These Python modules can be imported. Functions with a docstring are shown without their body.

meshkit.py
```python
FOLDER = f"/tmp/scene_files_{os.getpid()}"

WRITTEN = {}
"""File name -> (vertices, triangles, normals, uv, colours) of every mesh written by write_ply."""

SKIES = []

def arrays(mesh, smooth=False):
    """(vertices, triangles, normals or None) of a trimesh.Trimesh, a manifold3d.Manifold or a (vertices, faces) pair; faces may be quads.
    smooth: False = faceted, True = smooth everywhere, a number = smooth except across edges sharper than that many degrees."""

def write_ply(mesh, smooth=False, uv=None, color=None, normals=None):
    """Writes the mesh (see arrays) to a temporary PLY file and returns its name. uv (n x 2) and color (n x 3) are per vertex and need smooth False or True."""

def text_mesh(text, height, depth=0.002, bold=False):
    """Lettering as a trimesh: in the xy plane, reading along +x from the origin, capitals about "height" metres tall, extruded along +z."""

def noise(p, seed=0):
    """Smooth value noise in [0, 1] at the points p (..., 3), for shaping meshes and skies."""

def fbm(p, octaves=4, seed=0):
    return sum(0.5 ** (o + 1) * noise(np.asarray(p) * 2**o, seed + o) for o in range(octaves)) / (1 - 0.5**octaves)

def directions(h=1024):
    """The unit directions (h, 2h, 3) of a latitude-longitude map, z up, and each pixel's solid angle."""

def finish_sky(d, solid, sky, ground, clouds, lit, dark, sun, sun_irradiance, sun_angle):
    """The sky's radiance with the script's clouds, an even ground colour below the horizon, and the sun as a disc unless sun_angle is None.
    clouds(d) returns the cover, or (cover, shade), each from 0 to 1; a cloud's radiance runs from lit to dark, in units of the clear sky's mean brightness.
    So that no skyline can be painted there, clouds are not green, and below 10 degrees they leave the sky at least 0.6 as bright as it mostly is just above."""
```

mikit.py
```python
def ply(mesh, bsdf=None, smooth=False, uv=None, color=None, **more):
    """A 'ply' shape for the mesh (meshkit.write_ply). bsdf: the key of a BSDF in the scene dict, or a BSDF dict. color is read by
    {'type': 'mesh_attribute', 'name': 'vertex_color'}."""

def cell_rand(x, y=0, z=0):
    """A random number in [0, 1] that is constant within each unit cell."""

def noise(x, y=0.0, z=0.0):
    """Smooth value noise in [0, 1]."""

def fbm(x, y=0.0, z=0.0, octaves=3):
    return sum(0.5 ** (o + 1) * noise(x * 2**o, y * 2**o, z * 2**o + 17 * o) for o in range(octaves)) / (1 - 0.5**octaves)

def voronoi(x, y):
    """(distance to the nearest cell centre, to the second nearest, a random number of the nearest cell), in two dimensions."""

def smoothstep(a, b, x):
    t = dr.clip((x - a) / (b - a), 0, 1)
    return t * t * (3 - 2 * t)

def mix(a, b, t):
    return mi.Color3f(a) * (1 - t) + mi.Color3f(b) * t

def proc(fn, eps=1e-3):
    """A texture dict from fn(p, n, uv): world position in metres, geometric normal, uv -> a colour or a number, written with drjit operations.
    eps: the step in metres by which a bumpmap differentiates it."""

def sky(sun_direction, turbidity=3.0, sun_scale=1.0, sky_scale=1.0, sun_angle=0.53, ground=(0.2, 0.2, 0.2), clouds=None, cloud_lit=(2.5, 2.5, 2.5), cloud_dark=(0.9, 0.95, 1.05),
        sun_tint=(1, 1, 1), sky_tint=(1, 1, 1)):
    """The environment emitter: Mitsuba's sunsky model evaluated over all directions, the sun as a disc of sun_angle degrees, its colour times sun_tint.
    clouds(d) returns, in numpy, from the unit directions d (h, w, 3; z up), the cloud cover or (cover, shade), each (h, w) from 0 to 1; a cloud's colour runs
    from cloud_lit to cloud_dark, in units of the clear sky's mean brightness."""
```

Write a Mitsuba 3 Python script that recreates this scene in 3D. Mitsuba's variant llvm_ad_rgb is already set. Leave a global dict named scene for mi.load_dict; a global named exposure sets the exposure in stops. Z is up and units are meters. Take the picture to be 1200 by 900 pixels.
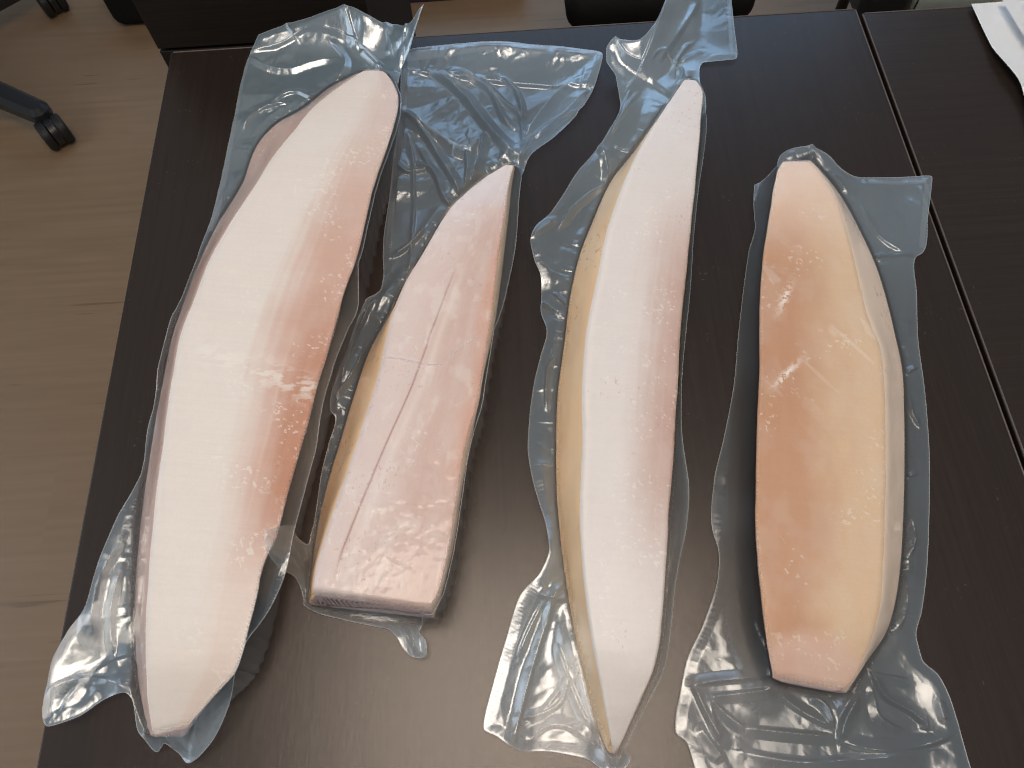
import math, numpy as np, trimesh, mitsuba as mi, drjit as dr, mikit, meshkit, shapely
from shapely.geometry import Polygon
from scipy.spatial import Delaunay
from scipy.interpolate import LinearNDInterpolator, PchipInterpolator
from scipy.ndimage import distance_transform_edt, gaussian_filter, gaussian_filter1d, grey_dilation
from scipy.spatial import cKDTree
from mikit import noise, fbm, smoothstep, mix, voronoi, cell_rand, proc
T = mi.ScalarTransform4f
scene, labels = {}, {}
ZD = 0.74                                    # height of the desk top, metres

# ------------------------------------------------------------------ camera, lamps, exposure
exposure = -0.12
cam_pos = np.array([0, 0, ZD + 0.63])
fwd, up = np.array([0.0, 0.43186, -0.90194]), np.array([0.06331, 0.90013, 0.43099])
scene['camera'] = {'type': 'perspective', 'fov': 67.32, 'fov_axis': 'x', 'near_clip': 0.01, 'far_clip': 60.0,
    'to_world': T().look_at(origin=cam_pos.tolist(), target=(cam_pos + fwd).tolist(), up=up.tolist())}
def lamp(name, center, toward, w, h, rgb, label, cat):
    c, t = np.array(center, float), np.array(toward, float)
    upv = [0, 0, 1] if abs((t - c)[2]) < 0.9 * np.linalg.norm(t - c) else [0, 1, 0]
    scene[name] = {'type': 'rectangle', 'to_world': T().look_at(origin=c.tolist(), target=t.tolist(), up=upv) @ T().scale([w / 2, h / 2, 1]),
        'bsdf': {'type': 'diffuse', 'reflectance': {'type': 'rgb', 'value': [.5, .5, .5]}}, 'emitter': {'type': 'area', 'radiance': {'type': 'rgb', 'value': list(rgb)}}}
    labels[name] = {'label': label, 'category': cat}
scene['room_light'] = {'type': 'constant', 'radiance': {'type': 'rgb', 'value': [.235, .235, .24]}}   # what the unseen room gives back
lamp('ceiling_lamp', (-.02, .08, 2.78), (-.02, .08, 0), 1.2, 1.0, (7.8, 6.8, 5.65), 'broad warm ceiling lamp above the desk, outside the picture', 'lamp')
lamp('window', (.3, 3.3, 2.1), (.3, 0, 1.1), 3.0, 1.5, (.75, 1.3, 2.0), 'window with blue daylight on the far side of the room, outside the picture', 'window')
lamp('window_001', (-2.6, .2, 2.1), (0, .2, 1.0), 2.2, 1.3, (1.7, 2.1, 2.5), 'window with blue daylight left of the desk, outside the picture', 'window')

# ------------------------------------------------------------------ helpers
def ref(k): return {'type': 'ref', 'id': k}
def tag(key, label, cat, group=None, kind=None):
    labels[key] = {'label': label, 'category': cat}
    if group: labels[key]['group'] = group
def put(key, mesh, bsdf, smooth=30, **kw):
    scene[key] = mikit.ply(mesh, bsdf, smooth, **kw)
def put_n(key, v, f, n, bsdf, uv=None):
    path = meshkit.write_ply((v, f), False, uv, None, normals=n)
    scene[key] = {'type': 'ply', 'filename': path, 'face_normals': False, 'bsdf': ref(bsdf)}
def normals(v, f):
    n = np.zeros_like(v); fn = np.cross(v[f[:, 1]] - v[f[:, 0]], v[f[:, 2]] - v[f[:, 0]])
    for k in range(3): np.add.at(n, f[:, k], fn)
    return n / np.maximum(np.linalg.norm(n, axis=1, keepdims=True), 1e-12)
def rounded_box(cx, cy, cz, sx, sy, sz, r=0.002, seg=3):
    """a box with softened edges: the hull of eight small spheres"""
    s = trimesh.creation.icosphere(2 if seg > 2 else 1, r).vertices
    p = np.vstack([s + [cx + a * (sx / 2 - r), cy + b * (sy / 2 - r), cz + c * (sz / 2 - r)] for a in (-1, 1) for b in (-1, 1) for c in (-1, 1)])
    return trimesh.convex.convex_hull(p)
def tube(points, radius, sides=7):
    p = np.asarray(points, float); t = np.gradient(p, axis=0); t /= np.linalg.norm(t, axis=1, keepdims=True) + 1e-12
    a = np.cross(t, [0, 0, 1.0]); a /= np.linalg.norm(a, axis=1, keepdims=True) + 1e-12
    b, ang = np.cross(a, t), np.arange(sides) * 2 * np.pi / sides
    v = p[:, None] + radius * (np.cos(ang)[None, :, None] * a[:, None] + np.sin(ang)[None, :, None] * b[:, None])
    i, j = np.meshgrid(np.arange(len(p) - 1), np.arange(sides), indexing='ij')
    q = np.stack([i * sides + j, i * sides + (j + 1) % sides, (i + 1) * sides + (j + 1) % sides, (i + 1) * sides + j], -1).reshape(-1, 4)
    return trimesh.Trimesh(v.reshape(-1, 3), np.vstack([q[:, [0, 1, 2]], q[:, [0, 2, 3]]]), process=False)
def rgb(*v): return {'type': 'rgb', 'value': list(v)}
def resample(p, step):
    p = np.asarray(p, float); s = np.r_[0, np.cumsum(np.linalg.norm(np.diff(p[:, :2], axis=0), axis=1))]
    keep = np.r_[True, np.diff(s) > 1e-9]; p, s = p[keep], s[keep]
    k = max(int(s[-1] / step), 2); q = np.linspace(0, s[-1], k + 1)
    return np.stack([PchipInterpolator(s, p[:, i])(q) for i in range(p.shape[1])], 1)

# ------------------------------------------------------------------ tables, mm on the desk plane
# FISH: stations from the lower to the upper end: left top edge x y z, right top edge x y z, left base x y, right base x y
# BAGS: outline x y z; how wide the film falls away from the fish; creases (line, height, width); seal bands (line, width, ribbed)
FISH = {"a":[[-278.5,27.5,18.2,-252.5,30.5,21.2,-287.8,27.2,-262,25.7],[-279,34.4,22.9,-245.9,35.8,25.1,-291.4,35.2,-257.8,31.9],[-279.1,42.3,28,-238.4,41.9,29.4,-295.3,44.3,-253.1,39.2],[-278.9,51.1,33.6,-230.3,48.9,33.9,-299.2,54.6,-248.2,47.6],[-278.5,61,39.1,-220.7,56.7,38.7,-302.7,65.9,-242.5,56.9],[-278,71.9,44.7,-211.4,65.5,43.5,-305.9,78.2,-236.9,67.3],[-278,83.9,48.2,-206.5,76.3,47.7,-308.9,91.6,-233.1,79.1],[-278.9,97.1,50.5,-203.3,88.5,50.5,-311.6,105.9,-230.4,92.3],[-280.2,111.3,51.9,-200.6,101.6,51.8,-314.1,121.1,-227.7,106.4],[-281.4,126.3,52,-198.1,115.8,52,-316.1,137.2,-224.8,121.4],[-282.6,142.3,52,-196.6,130.9,52,-317.8,154.1,-221.7,137.3],[-283.6,159,52,-192.6,146.3,52,-319.1,171.8,-218.2,153.9],[-284.4,176.3,52,-186.2,161.9,52,-320.1,190.2,-214.6,171.3],[-285.1,194.4,52,-183,178.9,52,-320.8,209.3,-210.9,189.4],[-285.6,213,52,-179.8,196.6,52,-321.2,228.9,-207.2,208.2],[-285.9,232.2,52,-176.3,214.7,52,-321.3,249.1,-203.5,227.6],[-286.2,251.8,52,-172.1,233.1,52,-321.3,269.8,-199.9,247.5],[-286.5,271.8,52,-167.8,252,52,-321.1,290.9,-196.1,267.8],[-286.4,292.1,52,-164.6,271.4,52,-320.5,312.2,-192.1,288.4],[-286.2,312.7,52,-161,291,52,-319.7,333.8,-188,309.3],[-285.9,333.4,52,-156.2,310.5,52,-318.9,355.6,-183.9,330.4],[-283.2,353.8,52,-151.4,330.2,52,-317.2,377.4,-179.7,351.6],[-279,373.8,52,-147.5,350.1,52,-313.5,398.7,-175.7,372.9],[-274.7,393.8,52,-143.7,369.9,52,-309.5,419.9,-171.7,394.2],[-270.3,413.6,52,-138.8,389.4,52,-305.3,441,-167.5,415.2],[-264.2,432.9,52,-133.3,408.6,52,-300.6,461.7,-163.1,436.1],[-257.1,451.7,52,-129.3,427.9,52,-294.9,482,-158.5,456.6],[-249.8,470.1,52,-126.5,447,52,-288.6,501.7,-154,476.7],[-241.7,487.8,52,-123.6,465.8,52,-280.7,520.6,-149.5,496.4],[-233.7,505.2,52,-120.7,484,52,-273,539.1,-145.1,515.6],[-226.4,522.1,51.6,-116.9,501.5,51.9,-266.8,557.3,-140.6,534.2],[-219.2,538.4,51,-113.3,518.4,51.5,-263.9,575.6,-136.1,552.2],[-211.7,553.9,50.2,-109.4,534.6,50.8,-260.4,593,-131.9,569.4],[-204.1,568.7,49.1,-105.3,550,49.8,-254.9,609.2,-128.1,586],[-197,582.8,47.8,-102.3,564.8,48.7,-245.9,623.8,-124.7,601.8],[-190.6,596.2,46.6,-100,579,47.5,-234,636.8,-121.4,616.8],[-184.5,608.8,45.4,-98.2,592.3,46.3,-217.1,647.8,-118.4,630.8],[-177.2,620.1,44.2,-97.5,605,45,-204.4,658.7,-115.7,644],[-168.2,630.2,43.1,-97.7,617,43.8,-195.1,669.3,-114.9,656.5],[-159.4,639.2,42.1,-100,628.3,42.7,-186,679,-115.5,668.2],[-151.6,647.5,41.2,-103.3,638.9,41.6,-175.4,687.2,-116.8,679.1],[-144.5,654.8,40.3,-107.7,648.7,40.6,-164.3,694.1,-119.5,689.1],[-138,661.3,39.6,-113.1,657.7,39.8,-153.4,700.1,-123.5,698.3],[-132.3,666.8,39,-118.6,665.6,39,-143.3,705,-127.8,706.4]],"b":[[-155.8,114.9,57.2,-70.4,97.4,56.8,-173.5,116.5,-73.7,99.8],[-155.7,119.6,57.4,-67.1,101,57,-173.5,121.5,-72,104.2],[-155.4,124.9,57.5,-64.1,105.5,57.1,-173.4,127.2,-70.1,109.3],[-154.7,130.9,57.7,-61.6,110.8,57.3,-173.3,133.7,-68.1,115.1],[-153.4,137.4,57.8,-59.7,117.1,57.4,-173,140.9,-66,121.6],[-151.6,144.6,57.9,-57.9,124,57.6,-172.5,148.9,-63.9,128.9],[-149.5,152.3,58,-56.2,131.7,57.8,-172,157.5,-61.7,136.8],[-147.1,160.6,58,-54.3,140,57.9,-171.2,166.8,-59.3,145.5],[-144.4,169.4,58,-52.6,148.9,57.9,-170,176.6,-57,154.8],[-141.4,178.8,58,-50.8,158.5,57.9,-168.5,187,-54.9,164.8],[-138.3,188.7,58,-49.1,168.7,58,-166.7,198,-53,175.5],[-135.1,199.2,58,-47.3,179.4,58,-164.6,209.4,-51.2,186.8],[-131.7,210.1,58,-45.3,190.5,58,-162.1,221.3,-49.3,198.6],[-128.3,221.5,58,-43.1,202,58,-159.2,233.5,-47.1,210.8],[-124.9,233.4,58,-40.8,214,58,-156,246.1,-44.5,223.3],[-121.5,245.6,58,-38.1,226.2,58,-152.7,259.1,-41.6,236.2],[-118,258.1,58,-34.6,238.5,58,-149.5,272.5,-38.7,249.4],[-114.4,271,58,-30.3,250.8,58,-146.2,286.2,-35.9,262.9],[-111.1,284.1,58,-26.9,263.6,58,-142.6,300,-33.1,276.7],[-108.4,297.6,58,-24.4,276.9,58,-139,314,-30.3,290.7],[-105.8,311.3,58,-22,290.4,58,-135.1,328.1,-27.2,304.7],[-103.5,325.1,58,-19.3,303.9,58,-130.7,342.1,-23.8,318.7],[-101,338.9,58,-16.8,317.4,58,-124.8,355.8,-20.3,332.7],[-97.4,352.4,58,-14.5,331,58,-118.1,369.1,-16.8,346.8],[-93.2,365.5,58,-12.3,344.5,58,-111.2,382.3,-13.6,360.7],[-88.8,378.5,58,-10.4,358,58,-104.9,395.5,-10.8,374.7],[-83.4,391,58,-8.5,371.3,58,-98.8,408.6,-8.4,388.6],[-76.6,402.9,58,-6.6,384.4,58,-92.6,421.4,-6.1,402.3],[-70.6,414.7,57.9,-4.7,397.1,58,-86.4,433.9,-4,415.8],[-65.2,426.3,57.2,-2.8,409.6,57.5,-80.1,446,-2,428.9],[-60,437.6,56,-0.9,421.6,56.7,-73.9,457.7,0,441.6],[-54.8,448.5,54.6,0.9,433.3,55.7,-67.9,469,1.9,453.9],[-49.4,458.8,53.1,2.6,444.5,54.5,-61.9,479.8,3.7,465.7],[-43.7,468.5,51.2,4.2,455.3,53.2,-55.9,490.1,5.4,477.1],[-37.8,477.6,48.8,5.5,465.5,51.1,-49.8,499.7,7,487.8],[-31.8,486.1,46.2,6.7,475.3,48.5,-43.2,508.6,8.5,498],[-25.9,494,43.7,7.9,484.4,45.7,-36.2,516.7,9.8,507.6],[-20.1,501.3,41.5,9.2,492.9,43.2,-29.1,524.1,11,516.6],[-14.2,507.9,39.5,10.5,500.6,40.9,-22,530.8,12.3,524.8],[-8.4,513.8,37.6,11.9,507.7,38.9,-15,536.7,13.6,532.4],[-2.8,519,35.9,13.2,514.1,37,-7.7,541.9,14.9,539.1],[2.4,523.6,34.4,14.4,519.9,35.2,-0.7,546.3,16.1,545.2],[7.2,527.6,33.1,15.5,524.9,33.7,5.9,550.1,17.2,550.5],[11.4,531.1,31.9,16.5,529.2,32.3,11.8,553.3,18.2,555.1]],"c":[[56.5,-4,16.8,59.1,-2,18.5,53,-2.7,58.9,-5.3],[55.4,2.9,22.9,62.4,3.9,23.6,50.3,5,62.9,0.9],[54.1,10.9,29.4,66.3,10.7,29.1,47.6,13.8,67.3,8.1],[52.7,20,35.9,70.6,18.4,34.8,45.2,23.7,72,16.3],[51.2,30.2,42,75.6,27,40.4,43.1,34.6,77,25.6],[49.6,41.4,47.3,81.4,36.4,46.4,41.2,46.5,82.7,35.8],[47.7,53.6,52.6,87.2,46.8,51.6,39.3,59.5,88.3,47],[46.1,66.7,55.6,91.4,58.6,54.1,37.5,73.4,92.8,59.5],[45.1,80.6,55.8,95,71.3,55.5,35.9,88.3,96.5,73.2],[44.5,95.3,55.9,98.4,85.1,56,34.5,104.1,100.3,87.9],[44.3,110.7,56,101.7,99.6,56,33.4,120.7,104,103.4],[44.8,126.8,56,104.9,115,56,32.4,138.1,107.7,119.8],[45.6,143.5,56,108.3,131.1,56,31.8,156.2,111.3,136.9],[47,160.8,56,111.7,147.8,56,31.6,174.9,115,154.8],[49.1,178.5,56,115.3,165.1,56,32.1,194.1,118.8,173.3],[51.7,196.6,56,119.3,182.9,56,33.1,213.8,122.7,192.4],[54.2,215.2,56,123.4,201.1,56,34.7,233.9,126.6,211.9],[56.2,234.4,56,127.5,219.7,56,36.6,254.3,130.6,231.9],[57.8,254,56,131.3,238.7,56,38.8,275,134.7,252.2],[60.1,273.7,56,135.2,258,56,42,295.8,138.7,272.9],[63,293.5,56,139,277.5,56,46.3,316.5,142.8,293.7],[66.4,313.3,56,142.6,297.2,56,50.7,337.3,147,314.6],[70.9,332.8,56,146.8,316.7,56,54.8,358.2,151.5,335.5],[76.7,352,56,151.4,336.2,56,58.7,379.1,156.2,356.3],[82,371.2,56,156.1,355.5,56,63.7,399.7,160.9,377],[87.3,390.2,56,160.8,374.6,56,69.4,419.9,165.6,397.5],[92.3,409,56,165.4,393.4,56,75.9,439.6,170.3,417.7],[97.9,427.4,56,169.9,411.9,56,83.9,458.6,174.9,437.5],[104.8,445,56,174.2,430.1,56,92.2,477.1,179.5,456.9],[112.1,462,56,178.5,447.8,55.9,100.3,495.1,184,475.9],[119.1,478.6,55.6,182.7,465,55.9,108.6,512.5,188.3,494.2],[126.3,494.5,54.9,186.7,481.6,55.5,118,529,192.5,512],[133.6,509.7,54,190.5,497.5,54.6,129.7,544.2,196.4,529.1],[141.3,524.1,52.9,194.2,512.8,53.4,141.2,558.7,200,545.5],[148.9,537.7,51.6,197.7,527.3,52,151.4,572.7,203.3,561.1],[156.4,550.5,50.3,201,541.1,50.7,160.9,585.9,206.4,575.9],[163.8,562.4,49,204,554,49.5,169.7,598.4,209.4,589.7],[170.7,573.6,47.7,206.9,566,48.3,177.9,610,212.1,602.7],[177.1,583.9,46.5,209.5,577.2,47,185.4,620.8,214.7,614.6],[182.9,593.3,45.4,211.9,587.4,45.8,192.2,630.7,217.1,625.6],[188.2,601.9,44.4,213.4,596.8,44.7,198.3,639.7,219.1,635.6],[193,609.5,43.5,212.5,605.7,43.7,203.8,647.7,220,644.7],[197.2,616.3,42.7,210.5,613.9,42.8,208.6,654.8,219.3,653.1],[200.8,622.1,42,206,621.6,42,212.7,660.9,218.3,660.4]],"d":[[177.5,39.3,23.7,226.7,28,18.9,185.8,38.7,235.8,26.2],[176.5,44.5,26.6,232.9,31.8,21.4,186.4,43.8,240.2,30.7],[175.4,50.5,29.7,237.5,36.8,24.3,187.1,49.8,245.3,35.8],[174.2,57.3,33.1,241.3,42.7,27.7,187.9,56.5,251.1,41.7],[173.5,64.8,35.9,244.9,49.4,31.2,188.7,64.1,257.6,48.3],[173.3,72.9,38.1,248.9,56.8,34.8,189.6,72.4,265.1,55.4],[173.4,81.7,40,253,64.9,38,190.4,81.6,273.2,63.3],[173.8,91.2,41.5,256.9,73.8,39.9,191.3,91.4,280.1,72.1],[174.7,101.3,42,260.9,83.4,41.3,192.3,102,285.9,81.9],[175.7,112,42,264.7,93.7,42,193.7,113.2,291.3,92.5],[176.9,123.3,42,268.4,104.6,42,195.2,125,296.3,103.8],[178.3,135.2,42,272,116.1,42,196.9,137.5,301,115.8],[180.1,147.5,42,275.7,128.2,42,198.8,150.4,305.6,128.4],[182.4,160.2,42,279.4,140.8,42,201,163.8,310,141.6],[185.1,173.4,42,283.2,153.8,42,203.7,177.6,314.4,155.2],[187.9,186.9,42,287,167.2,42,206.7,191.8,318.8,169.3],[190.9,200.7,42,290.9,181,42,209.9,206.4,323.2,183.8],[194,214.9,42,294.7,195.2,42,213.3,221.2,327.5,198.7],[197.2,229.2,42,298.5,209.5,42,216.7,236.3,331.8,213.8],[200.6,243.7,42,302.2,224.1,42,220.1,251.6,336,229.1],[204.2,258.4,42,305.9,238.9,42,223.7,267,340.1,244.7],[207.7,273.1,42,309.5,253.8,42,227.3,282.5,344.2,260.3],[210.8,288,42,312.6,268.7,42,230.7,298.1,348.1,276],[213.7,302.8,42,315,283.8,42,233.8,313.6,351.2,291.8],[216.6,317.6,42,316.5,299,42,236.9,329.1,353,307.7],[219.5,332.2,42,314.6,314.7,42,240,344.5,354,323.7],[222.3,346.6,42,313.8,330,42,243,359.7,355.2,339.4],[225.6,360.7,42,314.2,344.7,42,246.2,374.5,356.1,354.9],[229.2,374.5,42,315,359.1,42,249.9,389,356.7,370.1],[233,387.8,42,315.8,373.2,42,253.8,403,356.9,385],[236.8,400.7,41.9,316.4,386.8,42,257.7,416.6,356.6,399.6],[240.8,413.1,41.5,317.1,400,41.7,261.4,429.7,355.5,413.9],[244.9,425,40.8,317.8,412.6,41.2,265.1,442.3,353.9,427.7],[249,436.3,40,318.2,424.8,40.7,268.6,454.4,352.1,440.9],[253,447.1,39.3,318.5,436.4,39.9,272,465.8,350.2,453.6],[256.6,457.3,38.4,318.6,447.4,38.9,275.3,476.7,348.1,465.6],[259.9,466.9,37.4,318.4,457.7,37.7,278.3,486.9,345.8,477],[263.1,475.8,36.3,317.6,467.5,36.7,281,496.4,343.2,487.6],[266.3,484.1,35.3,315.7,476.8,35.6,283.6,505.2,340.3,497.6],[269.5,491.6,34.3,313.5,485.4,34.6,286.2,513.2,337,506.9],[272.6,498.3,33.5,311.6,493.2,33.7,288.8,520.4,333.4,515.4],[276.1,504.2,32.7,309.8,500.2,32.9,291.5,526.8,329.8,523.1],[279.8,509.3,32.1,308.1,506.4,32.1,295,532.2,326.2,529.9],[283.2,513.6,31.5,306.5,511.7,31.5,298.2,536.8,322.8,535.9]]}
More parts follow.
